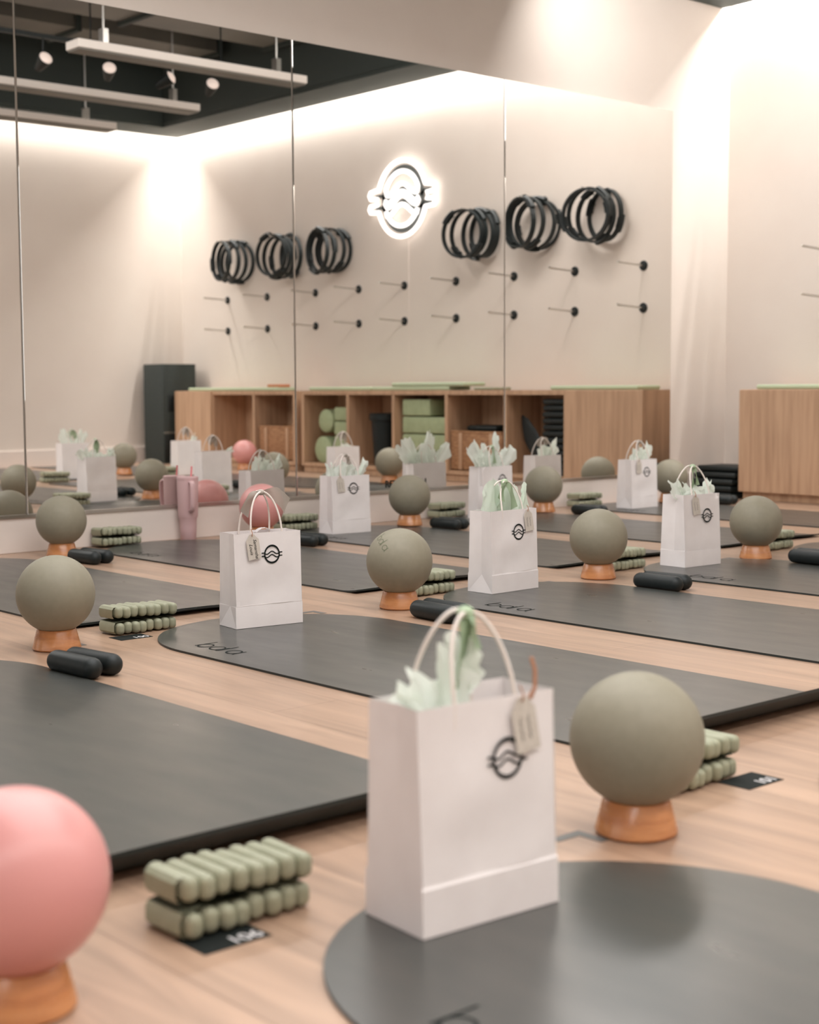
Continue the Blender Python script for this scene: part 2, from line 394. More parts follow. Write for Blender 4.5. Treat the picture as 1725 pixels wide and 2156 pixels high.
# ------------------------------------------------------------------ black hand weights
def bar_master():
    bm = bmesh.new(); capsule(bm, .205, .0275, 'Y', 28); return build('hand_weight', bm, 'bar')
hw0 = bar_master(); k = 0
pairs = [(1.79, 3.275, 4, 'below the sage ball at the picture edge'), (3.03, 3.305, -3, 'beside the central sage ball'),
         (4.055, 3.27, 1, 'on the rim of a mat'), (2.995, 5.375, 4, 'in front of the sage ball by the tumbler'),
         (4.045, 5.29, 3, 'half hidden by the sharp bag'), (5.035, 5.405, 2, 'in front of the ball below the lettering'),
         (6.14, 5.455, 1, 'behind the ball by the mint tissue'), (7.25, 5.40, 2, 'next to the stack of black pads'),
         (5.02, 3.29, 0, 'of the middle row seen only reflected'), (6.02, 3.27, 2, 'reflected under the pink ball'),
         (6.18, .95, 0, 'of the front row reflected below the back wall')]
for x, y, a, lab in pairs:
    for s in (0, 1):
        o = hw0 if k == 0 else hw0.copy()
        if k: COL.objects.link(o)
        k += 1
        o.location = (x+.060*s, y+.012*s, .0275+lift(around(x+.060*s, y+.012*s, .012, .09))); o.rotation_euler = (0, 0, rad(a+s*3))
        tag(o, ('far' if s else 'near') + ' black hand weight of the pair ' + lab, 'dumbbell', 'black hand weights in pairs')

# ------------------------------------------------------------------ beaded wrist weights
def wrist_master():
    t = thing('wrist_weight', '', 'wrist weight')
    bm = bmesh.new(); box(bm, -.0124, .0124, -.054, .054, -.0168, .0168, bev=.0112, seg=4)
    first = build('weight_bar', bm, 'sage', t)
    for i in range(8):
        b = first if i == 0 else first.copy()
        if i: COL.objects.link(b); b.parent = t
        b.location = (-.0895+.0256*i, .0025*math.sin(i*2.1), .0180+.0012*math.sin(i*1.7)); b.rotation_euler = (rad(1.5*math.sin(i*3)), rad(5*math.sin(i*2.3)), rad(1.6*math.sin(i*1.3)))
    bm = bmesh.new()
    def f(u, v): return Vector((-.104+.205*u, -.040+.080*v, .0368+.0016*math.sin(u*9)))
    sheet(bm, 20, 3, f); bmesh.ops.solidify(bm, geom=bm.faces[:], thickness=.0022)
    build('elastic_strap', bm, 'strap', t)
    bm = bmesh.new()
    tube(bm, [(-.104, 0, .036), (-.1085, 0, .028), (-.1085, 0, .010), (-.103, 0, .0035), (-.09, 0, .0022)], 0, 8, flat=(.040, .0012))
    build('closure_tab', bm, 'sage', t); return t
ww0 = wrist_master(); k = 0
stacks = [(1.112, 1.625, 2, 'in front of the turned-up mat end'), (2.270, 3.765, 2, 'beside the ball at the picture edge'),
          (3.405, 3.765, 3, 'behind the central sage ball'), (4.425, 3.760, 2, 'behind the ball next to the cream tissue bag'),
          (2.105, 1.640, 4, 'behind the large sage ball in front'), (3.430, 5.860, 4, 'by the wall near the pink tumbler'),
          (4.425, 5.835, 3, 'by the wall behind the sharp white bag'), (5.455, 5.850, 5, 'behind the ball below the mirror lettering'),
          (6.510, 5.800, 0, 'by the wall between the two furthest bags'),
          (5.44, 3.77, 3, 'in the middle row past the picture edge, reflected'), (6.47, 3.77, 3, 'of the middle row reflected before the shelf units'),
          (5.47, 1.60, 3, 'of the front row reflected at the picture edge'), (6.43, 1.60, 3, 'of the front row reflected below the dark tower')]
random.seed(4)
for x, y, a, lab in stacks:
    for s in (0, 1):
        full = ('upper' if s else 'lower') + ' sage wrist weight ' + lab
        dz = lift(around(x, y, .10, .055))
        pos = (x+.004*s, y+.004*s-.002, .0015+dz); rz = rad(a+s*random.uniform(-5, 4))
        if k == 0: o = ww0; o.location = pos; o.rotation_euler = (0, 0, rz); o['label'] = full
        else: o = dup(ww0, pos, rz, full)
        if s: o.rotation_euler = (rad(180-1.5), rad(1.5), rz); o.location = (pos[0], pos[1], .0805+dz)
        o['group'] = 'sage wrist weights stacked in pairs'; k += 1

# ------------------------------------------------------------------ tape marks and number labels on the floor
n_ = 0
for x, y, lab in ((2.87, 3.70, 'behind the sharp white bag'), (3.94, 3.68, 'behind the bag with mint tissue'), (1.735, 1.556, 'at the foot of the large sage ball'),
                  (5.02, 3.68, 'by the ball half cut off'), (2.02, 3.70, 'under the turned-up mat beside the ring stand')):
    bm = bmesh.new(); box(bm, -.055, .012, -.010, .010, 0, .0006); box(bm, -.008, .012, -.055, -.010, 0, .0006)
    o = build('floor_tape_mark', bm, 'tape', smooth=False); o.location = (x, y, .0002)
    tag(o, 'grey corner of tape on the floor ' + lab, 'tape mark', 'grey tape corners on the floor')
for x, y, s, lab in ((2.190, 3.668, '100', 'beside the sage ball'), (1.058, 1.555, '106', 'in front of the turned-up mat'), (2.20, 1.555, '101', 'at the picture edge by the large sage ball')):
    t = thing('floor_number_label', 'small black number label on the floor ' + lab, 'label', (x, y, .0002), 0, 'black floor labels')
    bm = bmesh.new(); box(bm, -.052, .052, -.030, .040, 0, .0008); build('label_card', bm, 'print', t, smooth=False)
    bm = text_bm(s, .034, bold=.0005); o = build('label_number', bm, 'white', t, smooth=False); o.location = (.022, -.013, .0011)

# ------------------------------------------------------------------ gift bags
def logo_bm(R=.0265):
    bm = bmesh.new(); n = 48; O = []; I = []
    for i in range(n):
        a = 2*math.pi*i/n
        O.append(bm.verts.new((R*math.cos(a), 0, R*1.06*math.sin(a)))); I.append(bm.verts.new((R*.83*math.cos(a), 0, R*.84*math.sin(a))))
    for i in range(n): j = (i+1) % n; bm.faces.new((O[i], O[j], I[j], I[i]))
    for b0 in (.17, -.20):
        pts = [(-1.32, b0)]
        for i in range(31):
            x = -1+2*i/30; pts.append((x, b0 + .17*math.cos(x*4.6)*math.exp(-x*x*.5) - .02 if abs(x) < .95 else b0))
        pts.append((1.32, b0)); t = bmesh.new(); stroke(t, [(p[0]*R, p[1]*R) for p in pts], R*.125)
        merge(bm, t, Matrix.Rotation(rad(90), 4, 'X'))
    return bm
def bag_body_bm(w_, d_, h_, step=.001, pinch=.005):
    bm = bmesh.new(); hw, hd = w_/2, d_/2; f = .062; tp = .80
    def V(*c): return bm.verts.new(c)
    B = [V(-hw, -hd, 0), V(hw, -hd, 0), V(hw, hd, 0), V(-hw, hd, 0)]
    C = [V(-hw, -hd+.001, f), V(hw, -hd+.001, f), V(hw, hd-.001, f), V(-hw, hd-.001, f)]
    C2 = [V(-hw+.001, -hd+.001+step, f+.004), V(hw-.001, -hd+.001+step, f+.004), V(hw-.001, hd-.001-step, f+.004), V(-hw+.001, hd-.001-step, f+.004)]
    T = [V(-hw+.001, -hd*tp, h_), V(hw-.001, -hd*tp, h_), V(hw-.001, hd*tp, h_), V(-hw+.001, hd*tp, h_)]
    ml, mr = V(-hw+.009, 0, f), V(hw-.009, 0, f); tl, tr = V(-hw+pinch, 0, h_), V(hw-pinch, 0, h_)
    bm.faces.new(B[::-1])
    def grid(a, b, c, d, nx, nz, amp):      # front/back panels, faintly buckled
        rows = []
        for j in range(nz+1):
            row = []
            for i in range(nx+1):
                if (i, j) == (0, 0): row.append(a)
                elif (i, j) == (nx, 0): row.append(b)
                elif (i, j) == (nx, nz): row.append(c)
                elif (i, j) == (0, nz): row.append(d)
                else:
                    u, v = i/nx, j/nz; p = a.co*(1-u)*(1-v)+b.co*u*(1-v)+c.co*u*v+d.co*(1-u)*v
                    k_ = math.sin(math.pi*u)*amp; p.y += k_*noise.noise(Vector((p.x*9, v*2.6, w_*50+a.co.y*9)))
                    row.append(V(*p))
            rows.append(row)
        for j in range(nz):
            for i in range(nx): bm.faces.new((rows[j][i], rows[j][i+1], rows[j+1][i+1], rows[j+1][i]))
    bm.faces.new((B[0], B[1], C[1], C[0])); bm.faces.new((C[0], C[1], C2[1], C2[0])); grid(C2[0], C2[1], T[1], T[0], 8, 8, .006)
    bm.faces.new((B[2], B[3], C[3], C[2])); bm.faces.new((C[2], C[3], C2[3], C2[2])); grid(C2[2], C2[3], T[3], T[2], 8, 8, .006)
    for b0, b1, c0, c1, q0, q1, t0, t1, mm, tt in ((B[3], B[0], C[3], C[0], C2[3], C2[0], T[3], T[0], ml, tl), (B[1], B[2], C[1], C[2], C2[1], C2[2], T[1], T[2], mr, tr)):
        bm.faces.new((b0, b1, mm)); bm.faces.new((b0, mm, c0)); bm.faces.new((b1, c1, mm))
        bm.faces.new((c0, mm, q0)); bm.faces.new((c1, q1, mm)); bm.faces.new((q0, mm, tt, t0)); bm.faces.new((mm, q1, t1, tt))
    bmesh.ops.recalc_face_normals(bm, faces=bm.faces)
    bmesh.ops.solidify(bm, geom=bm.faces[:], thickness=.0009)
    return bm
def handle_pts(y0, h_, H, lean=0, sx=.052):
    pts = [(-sx-.001, y0, h_-.035)]
    for i in range(21):
        a = math.pi*i/20; x = -math.cos(a); z = math.sin(a)
        pts.append((sx*x*(1-.12*z), y0*(1-.75*z)+lean*z, h_+H*z**.8))
    pts.append((sx+.001, y0, h_-.035)); return pts
def ribbon_part(par, z0, kind, tails, knot=(0, 0)):
    kx, ky = knot
    bm = bmesh.new(); bmesh.ops.create_uvsphere(bm, u_segments=12, v_segments=8, radius=.0095)
    ky -= .006
    for v in bm.verts: v.co = Vector((v.co.x*1.25+kx, v.co.y*1.3+ky, v.co.z*.95+z0))
    for (dx, dz, dy, wd, tw) in tails:
        def f(u, v, dx=dx, dz=dz, dy=dy, wd=wd, tw=tw):
            p0 = Vector((kx, ky, z0)); p1 = Vector((kx+dx*.55, ky+dy*.6, z0+.012-abs(dz)*.08)); p2 = Vector((kx+dx, ky+dy, z0+dz))
            c = p0*(1-u)**2 + p1*2*u*(1-u) + p2*u*u; ww = wd*(.12+.88*min(1, u*1.8))
            tdir = (p2-p0).normalized(); side = Vector((-tdir.z, tw, tdir.x)).normalized()
            return c + side*(v-.5)*ww + Vector((0, .006*math.sin(u*7+v*3), 0))
        sheet(bm, 14, 5, f)
    bmesh.ops.solidify(bm, geom=bm.faces[:], thickness=.0004)
    return build('ribbon', bm, kind, par)
def tag_part(par, x, yf, ztop, tilt, text=None, w_=.042, l_=.074):
    """card tag hung against the front of the bag"""
    bm = bmesh.new()
    pts = [(-w_*.18, 0), (w_*.18, 0), (w_*.30, -.008), (w_*.5, -.017), (w_*.5, -l_), (-w_*.5, -l_), (-w_*.5, -.017), (-w_*.30, -.008)]
    f = bm.faces.new([bm.verts.new((p[0], 0, p[1])) for p in pts]); r = bmesh.ops.extrude_face_region(bm, geom=[f])
    for v in r['geom']:
        if isinstance(v, bmesh.types.BMVert): v.co.y += .0008
    bmesh.ops.recalc_face_normals(bm, faces=bm.faces)
    o = build('gift_tag', bm, 'tag', par, smooth=False); o.location = (x, yf-.004, ztop); o.rotation_euler = (rad(-4), rad(tilt), 0)
    bm = bmesh.new()
    if text:
        for s, xx, sz in ((text[0], .007, .015), (text[1], -.008, .015)):
            t = text_bm(s, sz, shear=.35, extrude=0); merge(bm, t, Matrix.Translation((xx, -.0006, -.043)) @ Matrix.Rotation(rad(90), 4, 'Y') @ Matrix.Rotation(rad(90), 4, 'X'))
    else:
        for xx in (.006, -.008):
            t = bmesh.new(); stroke(t, [(i*.0011, .0022*math.sin(i*1.9)+.0014*math.sin(i*.7)) for i in range(30)], .0007)
            merge(bm, t, Matrix.Translation((xx, -.0006, -.026)) @ Matrix.Rotation(rad(90), 4, 'Y') @ Matrix.Rotation(rad(90), 4, 'X'))
    build('handwriting', bm, 'print', o, smooth=False)
    bm = bmesh.new(); tube(bm, [(0, -.001, -.006), (.001, -.004, .004), (0, 0, .016)], .0012, 6); build('tag_string', bm, 'twine', o)
    return o
def petals(name, spec, seed, m_, w_=.20, d_=.09, h_=.28, rg=1.0):
    """crumpled sheets of tissue rising out of the bag"""
    rnd = random.Random(seed); bm = bmesh.new()
    for (bx, by, lx, ly, H, wd, ax) in spec:
        ph = rnd.uniform(0, 50)
        ca, sa = math.cos(rad(ax)), math.sin(rad(ax))
        def f(u, v, ph=ph):
            s = (u-.5)*2
            jag = 1 - rg*.35*abs(noise.noise(Vector((s*2.4, ph, 0)))) - (.40*abs(s)**3 if rg > .5 else .62*s*s) + rg*.06*math.sin(s*5+ph)
            hh = v*H*jag
            base = wd*(.62+.38*v)*(1-.22*v*v)
            x = s*base; fold = rg*.009*(.35+v)*math.sin(s*6.5+ph) + .014*v*noise.noise(Vector((s*4, v*5, ph)))
            px_, py_ = x*ca - fold*sa, x*sa + fold*ca
            lim = 1-v
            xx = bx*(1-.0*v) + px_ + lx*v**1.4; yy = by + py_ + ly*v**1.4
            if v < .35:                                    # stay inside the bag mouth
                k_ = v/.35; xx = max(-w_/2+.006, min(w_/2-.006, xx))*(1-k_*.0); yy = max(-d_/2+.004, min(d_/2-.004, yy))
            return Vector((xx, yy, h_-.04 + (hh+.012*noise.noise(Vector((s*4, v*4, ph+9))) if v else 0)))
        sheet(bm, 26, 12, f)
    return build(name, bm, m_, angle=50)
def make_bag(x, y, rz, w_, d_, h_, lab, tagx=None, text=None, ribbon=None, tails=(), hH=.105, lean=(0, 0), logo=(.045, .20), tilt=-6, step=.0008, pinch=.008):
    t = thing('gift_bag', 'white paper gift bag ' + lab, 'gift bag', (x, y, .008), rad(rz), 'white paper gift bags')
    build('bag_body', bag_body_bm(w_, d_, h_, step, pinch), 'paper', t, angle=12)
    yf = d_*.4-.004
    for s, ln in ((-1, lean[0]), (1, lean[1])):
        bm = bmesh.new(); tube(bm, handle_pts(s*yf, h_, hH, ln), .0029, 8); build('handle', bm, 'cord', t)
    bm = logo_bm(); lo = build('printed_logo', bm, 'print', t, smooth=False)
    k_ = (logo[1]-.066)/(h_-.066); ylo = -(d_/2-.0045)*(1-k_) - d_*.4*k_
    lo.location = (logo[0], ylo-.0045, logo[1]); lo.rotation_euler = (math.atan2(-(d_*.1-.0045), h_-.066), 0, 0)
    if tagx is not None: tag_part(t, tagx, -d_*.4-.002, h_-.003, tilt, text)
    if ribbon: ribbon_part(t, h_+hH-.002, ribbon, tails, (lean[0]*.0, (lean[0]+lean[1])/2))
    return t
def tissue_for(x, y, rz, spec, seed, lab, m_='tissue', h_=.28, rg=1.0):
    o = petals('tissue_paper', spec, seed, m_, h_=h_, rg=rg); o.location = (x, y, .008); o.rotation_euler = (0, 0, rad(rz))
    tag(o, lab, 'tissue paper', 'tissue paper in the gift bags'); return o
grn = 'ribbon_green'
# A nearest
make_bag(1.353, 1.42, -4, .235, .125, .293, 'nearest the camera, large and out of focus', tagx=.055, ribbon=grn, tails=((-.012, -.10, -.01, .030, .3), (.012, -.085, .0, .028, .2), (.006, -.05, -.02, .03, .8)), hH=.112, logo=(.030, .212), tilt=-8, step=.003)
tissue_for(1.353, 1.42, -4, [(-.02, 0, -.0, 0, .125, .030, 10), (-.05, .01, -.02, 0, .075, .055, 0), (-.01, -.01, .012, -.005, .115, .025, 40), (-.06, .01, -.02, .01, .06, .04, 60)], 3, 'pale green tissue standing in the blurred bag nearest the camera', h_=.293)
bm = bmesh.new(); tube(bm, [(.074, -.052, .285), (.080, -.055, .300), (.083, -.052, .322), (.078, -.05, .340)], .0028, 8)
o = build('copper_string', bm, 'twine'); o.location = (1.353, 1.42, .008); o.rotation_euler = (0, 0, rad(-4)); tag(o, 'copper coloured string curling over the rim of the nearest bag', 'string')
# B sharp, grey ribbon
tB = make_bag(2.581, 3.578, -7, .225, .105, .277, 'in sharp focus with a grey ribbon tied on the handles', tagx=-.055, text=('Samantha', 'Louis'), ribbon='ribbon_grey',
         tails=((-.058, -.062, -.004, .034, .1), (.088, -.045, -.004, .050, .2)), hH=.118, lean=(-.004, .004), logo=(.012, .212))
bm = bmesh.new()                                        # folded cuff of paper at the rim
def f(u, v): return Vector((-.002+.062*u, .02+.02*v, .272+.012*math.sin(math.pi*min(1, u*1.1))+.004*noise.noise(Vector((u*6, v*4, 2)))))
sheet(bm, 14, 4, f); bmesh.ops.solidify(bm, geom=bm.faces[:], thickness=.0006); o = build('tissue_paper', bm, 'paper'); o.location = (2.581, 3.578, .008); o.rotation_euler = (0, 0, rad(-7))
tag(o, 'small cream fold of paper just showing in the bag with the grey ribbon', 'tissue paper', 'tissue paper in the gift bags')
# C green tissue
make_bag(3.638, 3.612, 2, .235, .115, .279, 'with mint tissue and a green ribbon in the middle row', tagx=.066, ribbon=grn, tails=((-.030, -.062, -.012, .040, .2), (.036, -.095, -.012, .034, .1)), hH=.098, logo=(.020, .202), step=.002)
tissue_for(3.638, 3.612, 2, [(-.030, .010, -.012, .01, .145, .078, 5), (.028, .014, .015, .0, .140, .075, -5), (0, .022, 0, .02, .15, .075, 0), (.085, -.005, .022, 0, .125, .022, 10)], 8, 'mint green tissue fanned out in the bag with the green ribbon', 'tissue_green', rg=.35)
# D
make_bag(4.683, 3.616, -2, .215, .125, .279, 'with cream scalloped tissue near the picture edge', tagx=-.045, ribbon=grn, tails=((.004, -.085, 0, .03, .3), (.018, -.075, -.01, .024, .2)), hH=.108, logo=(.028, .195), pinch=.016)
tissue_for(4.683, 3.616, -2, [(-.055, .0, -.045, .0, .10, .06, 5), (-.02, .012, -.01, 0, .085, .06, -5), (.05, .01, .045, 0, .075, .06, 0), (.0, -.01, .01, -.01, .07, .08, 0), (.075, 0, .03, 0, .095, .03, 12)], 15, 'cream tissue with rounded edges in the bag near the picture edge')
# E
make_bag(4.53, 5.578, -4, .225, .115, .277, 'by the mirror beside the pink ball', tagx=-.065, hH=.10, logo=(.015, .215), ribbon='ribbon_grey', tails=((.02, -.05, -.004, .03, .1),))
tissue_for(4.53, 5.578, -4, [(-.02, .0, .01, .0, .115, .055, 5), (.02, .01, .03, 0, .09, .05, -5), (.075, 0, .045, 0, .115, .022, 20), (-.04, .02, -.02, .02, .10, .04, 0)], 21, 'pale tissue tucked in the bag beside the pink ball')
# F
make_bag(5.60, 5.655, 3, .235, .115, .277, 'by the mirror with the widest spread of tissue', hH=.105, logo=(.035, .205), ribbon=grn, tails=((.015, -.09, -.01, .032, .3),))
tissue_for(5.60, 5.655, 3, [(-.05, .0, -.085, .0, .185, .085, 5), (.06, .005, .09, 0, .15, .07, -5), (.0, .015, -.02, .02, .15, .09, 0), (.02, .0, .02, 0, .22, .042, 5), (-.05, -.01, -.05, -.01, .11, .07, 10)], 5, 'pale green tissue spreading widely over the bag by the mirror')
# G
make_bag(6.68, 5.545, 0, .23, .115, .277, 'furthest along the mirror, beside the stack of black pads', tagx=-.05, hH=.105, logo=(.02, .205), ribbon='ribbon_grey', tails=((.05, -.035, 0, .03, .1), (-.02, -.05, -.01, .03, .1)), tilt=0)
tissue_for(6.68, 5.545, 0, [(-.0, .0, .03, .0, .11, .06, 5), (.05, .01, .05, 0, .14, .05, -5), (.0, .012, .0, 0, .10, .07, 0)], 33, 'pale tissue standing tall in the furthest bag')
# seen only in the mirror
for x, y, rz, lab, spec, sd in ((5.64, 3.49, 3, 'reflected just beside the tumbler', [(.06, .01, .06, .02, .06, .04, 0)], 41),
                                (6.72, 3.55, -3, 'reflected before the green foam blocks', [(.0, .01, .0, .02, .06, .08, 0)], 42),
                                (5.757, 1.36, 2, 'reflected by the back wall with mint tissue', [(-.03, 0, -.04, .0, .15, .07, 0), (.04, 0, .05, 0, .14, .06, 10)], 43),
                                (6.643, 1.62, -2, 'reflected before the dark tower', [(.05, 0, .03, .0, .09, .03, 0)], 44)):
    make_bag(x, y, rz, .23, .115, .277, lab, hH=.105, ribbon='ribbon_grey' if sd != 43 else grn, tails=((.03, -.07, 0, .03, .2), (-.02, -.06, 0, .03, .2)))
    tissue_for(x, y, rz, spec, sd, 'pale green tissue in the white bag ' + lab)

# ------------------------------------------------------------------ pink tumbler
t = thing('tumbler', 'tall pink insulated tumbler with handle and straw against the mirror', 'tumbler', (3.815, 5.862, 0), rad(0))
bm = bmesh.new(); lathe(bm, [(0, 0), (.034, 0), (.0365, .003), (.0385, .06), (.040, .098), (.0445, .108), (.0465, .114), (.0500, .280), (.0495, .284), (.046, .284), (.046, .280), (0, .280)], 48)
build('cup_body', bm, 'cup', t)
bm = bmesh.new(); lathe(bm, [(0, .2805), (.0455, .2805), (.0505, .283), (.0515, .290), (.0505, .2965), (.046, .298), (0, .298)], 48); build('lid', bm, 'cup', t)
bm = bmesh.new(); tube(bm, [(0, -.047, .272), (0, -.066, .275), (0, -.078, .267), (0, -.081, .250), (0, -.079, .18), (0, -.074, .152), (0, -.062, .142), (0, -.043, .140)], 0, 12, flat=(.0125, .0075))
hd = build('handle', bm, 'cup', t); hd.rotation_euler = (0, 0, rad(-16))
bm = bmesh.new(); tube(bm, [(.018, -.004, .296), (.022, -.004, .345)], .0042, 10); build('straw', bm, 'straw', t)

# ------------------------------------------------------------------ shelf units along the shelf wall (real side, y falls with distance in the mirror)
CX0, CX1, CH, TH = 7.655, 8.033, .68, .034
def unit(y_lo, y_hi, parts, doors, lab):
    t = thing('shelf_unit', lab, 'shelf unit', (7.85, (y_lo+y_hi)/2, 0), 0, 'low oak shelf units along the wall')
    oy = (y_lo+y_hi)/2
    def part(nm, *a, m_='wood', bev=.0015):
        bm = bmesh.new(); box(bm, a[0]-7.85, a[1]-7.85, a[2]-oy, a[3]-oy, a[4], a[5], bev=bev, seg=1); return build(nm, bm, m_, t, smooth=False)
    part('top_board', CX0, CX1, y_lo, y_hi, CH-TH, CH); part('bottom_board', CX0, CX1, y_lo+TH, y_hi-TH, .05, .05+TH*.8)
    part('plinth', CX0+.02, CX1-.02, y_lo+.01, y_hi-.01, 0, .05); part('back_panel', CX1-.012, CX1, y_lo+TH, y_hi-TH, .077, CH-TH)
    for y in [y_lo, y_hi-TH]: part('side_panel', CX0, CX1, y, y+TH, .05, CH-TH)
    for y in parts: part('divider', CX0+.001, CX1-.012, y-TH*.45, y+TH*.45, .077, CH-TH)
    for a, b in doors: part('door', CX0-.018, CX0-.0005, a+.002, b-.002, .052, CH-.002)
    return t
unit(1.841, 5.54, [11.84-v for v in (7.0, 7.587, 8.21, 8.82, 9.385)], [(4.84, 5.54)], 'long low oak shelf unit with open cubbies nearest the mirror')
unit(-.09, 1.755, [11.84-10.69, 11.84-11.33], [(-.09, .51)], 'shorter low oak shelf unit at the back corner')
# contents
def basket(y0, y1, lab):
    yc = (y0+y1)/2; t = thing('wicker_basket', lab, 'basket', (7.835, yc, .078), 0, 'wicker baskets in the cubbies'); h = (y1-y0)/2
    bm = bmesh.new()
    box(bm, -.155, .155, -h, h, 0, .012)
    for a in ((-.155, -.140, -h, h), (.140, .155, -h, h), (-.14, .14, -h, -h+.015), (-.14, .14, h-.015, h)): box(bm, *a, 0, .285, bev=.004, seg=2)
    build('basket_body', bm, 'wicker', t)
    bm = bmesh.new(); P = [(-.15, -h+.005, .29), (.15, -h+.005, .29), (.15, h-.005, .29), (-.15, h-.005, .29)]; tube(bm, P, .011, 10, closed=True); build('rim', bm, 'wicker', t)
    for k_ in (-.30, .30):
        bm = bmesh.new(); box(bm, -.166, -.155, k_*h*2-.016, k_*h*2+.016, .01, .285, bev=.003); build('leather_strap', bm, 'wood', t)
    return t
basket(3.66, 4.20, 'brown wicker basket in the cubby next to the black pads'); basket(1.20, 1.715, 'brown wicker basket in the shorter shelf unit')
bm = bmesh.new(); box(bm, -.11, .11, -.16, .16, 0, .045, bev=.02); o = build('folded_cloth', bm, 'black'); o.location = (7.84, 3.93, .375); tag(o, 'dark cloth heaped on the wicker basket by the black pads', 'cloth')
n_ = 0
for i in range(12):      # ridged black pads stacked in the tall cubby
    bm = bmesh.new(); box(bm, -.15, .15, -.105, .105, -.0215, .0215, bev=.017, seg=4) if i == 0 else None
    if i == 0: pad0 = build('black_pad', bm, 'black'); o = pad0
    else: bm.free(); o = pad0.copy(); COL.objects.link(o)
    o.location = (7.83+.004*math.sin(i*2), 4.365+.18*0+.004*math.sin(i*3.3) + .0, .100+.0452*i)
    o.location.y = 4.375
    tag(o, ('lowest','second','third','fourth','fifth','sixth','seventh','eighth','ninth','tenth','eleventh','topmost')[i] + ' black pad from the bottom of the ridged cubby stack', 'pad', 'folded black pads stacked in the cubby')
# move the stack against the divider seen at its far side
for o in [q for q in COL.objects if q.name.startswith('black_pad')]: o.location.y = 4.70
bm = bmesh.new()
def f(u, v):
    a = v*2*math.pi; r = .075*math.sin(math.pi*min(.97, max(.03, u)))**.6*(1+.15*noise.noise(Vector((u*4, math.cos(a), math.sin(a)))))
    return Vector((-.03+.06*u, .0+.20*(u-.5)*-1 + r*math.cos(a)*.7, .09+.26*u + r*math.sin(a)*.8))
sheet(bm, 16, 17, f); bmesh.ops.remove_doubles(bm, verts=bm.verts, dist=.0005); o = build('draped_bag', bm, 'bar'); o.location = (7.74, 4.45, .045); o.scale = (1.0, 1.25, 1.25)
tag(o, 'limp black bag leaning on the ridged pads in the cubby', 'bag')
# green foam blocks and rounds
def block(x0, x1, y0, y1, z0, z1, lab, m_='green', nm='foam_block'):
    bm = bmesh.new(); box(bm, -(x1-x0)/2, (x1-x0)/2, -(y1-y0)/2, (y1-y0)/2, 0, z1-z0, bev=.012, seg=3); o = build(nm, bm, m_)
    o.location = ((x0+x1)/2, (y0+y1)/2, z0); tag(o, lab, 'foam block', 'green foam blocks in the cubbies')
for i, lab in enumerate(('lowest', 'second', 'third', 'topmost')):
    block(7.70, 7.98, 3.08, 3.575 if i < 3 else 3.40, .079+.135*i, .079+.135*i+.126, lab + ' sage foam block in the stack beside the basket cubby')
for i, lab in enumerate(('lowest', 'second', 'third', 'topmost')):
    block(7.72, 7.97, 2.20, 2.42, .079+.118*i, .079+.118*i+.110, lab + ' green block of the narrow column beside the rounds')
for i, (y, z, r, lab) in enumerate(((2.06, .19, .11, 'lower'), (2.10, .43, .095, 'upper'))):
    bm = bmesh.new(); lathe(bm, [(0, -.10), (r*.8, -.10), (r, -.085), (r, .085), (r*.8, .10), (0, .10)], 40, mx=Matrix.Rotation(rad(90), 4, 'Y')); o = build('foam_roller', bm, 'green')
    o.location = (7.80, y, z); tag(o, lab + ' green foam roller lying end-on in the open cubby', 'foam roller', 'green foam rollers')
t = thing('tapered_bin', 'tall black tapered bin in the cubby between green foam stacks', 'bin', (7.80, 2.76, .079))
bm = bmesh.new(); lathe(bm, [(0, 0), (.085, 0), (.09, .005), (.115, .36), (.13, .365), (.13, .41), (.12, .42), (0, .42)], 32); build('bin_body', bm, 'black', t)
# things lying on top
def board(y0, y1, z, lab, x0=7.69, x1=7.93, m_='palegreen', h=.030):
    bm = bmesh.new(); box(bm, -(x1-x0)/2, (x1-x0)/2, -(y1-y0)/2, (y1-y0)/2, 0, h, bev=.012, seg=3); o = build('foam_board', bm, m_)
    o.location = ((x0+x1)/2, (y0+y1)/2, z); tag(o, lab, 'foam board', 'pale green foam boards on the shelf units')
board(.06, 1.42, .6805, 'pale green foam board on the shorter shelf unit at the back corner')
board(1.90, 2.70, .6805, 'pale green foam board on the shelf above the foam rollers'); board(2.72, 3.62, .6805, 'lower pale green foam board of the two stacked in mid shelf')
board(2.96, 3.78, .7115, 'upper pale green foam board of the two stacked in mid shelf'); board(4.66, 5.455, .6805, 'pale green foam board on the shelf end nearest the mirror')
bm = bmesh.new()
for i in range(8): capsule(bm, .2, .011, 'X', 12, (0, -.09+.026*i, .011))
o = build('beaded_band', bm, 'sage'); o.location = (7.80, 3.98, .6805); tag(o, 'ridged green band lying flat on the long shelf unit', 'exercise band')
bm = bmesh.new(); box(bm, -.06, .06, -.09, .09, 0, .026, bev=.006); o = build('small_box', bm, 'orange'); o.location = (7.685, 1.30, .712); tag(o, 'small terracotta box on the green board at the back corner', 'box')
bpy.data.objects[o.name].location = (7.80, 1.33, .7110)
# stack of black pads between the shelf unit and the mirror wall
for i, (l, y) in enumerate(((.34, 0), (.34, 0), (.33, 0), (.30, 0), (.27, 0))):
    bm = bmesh.new(); box(bm, -l/2, l/2, -.16, .16, -.019, .019, bev=.017, seg=4); o = build('black_cushion', bm, 'black')
    o.location = (7.92-l/2+.03, 5.735, .0195+.0405*i)
    tag(o, ('lowest', 'second', 'third', 'fourth', 'topmost')[i] + ' black pad of the low stack between shelf end and mirror wall', 'pad', 'black pads stacked by the mirror wall')
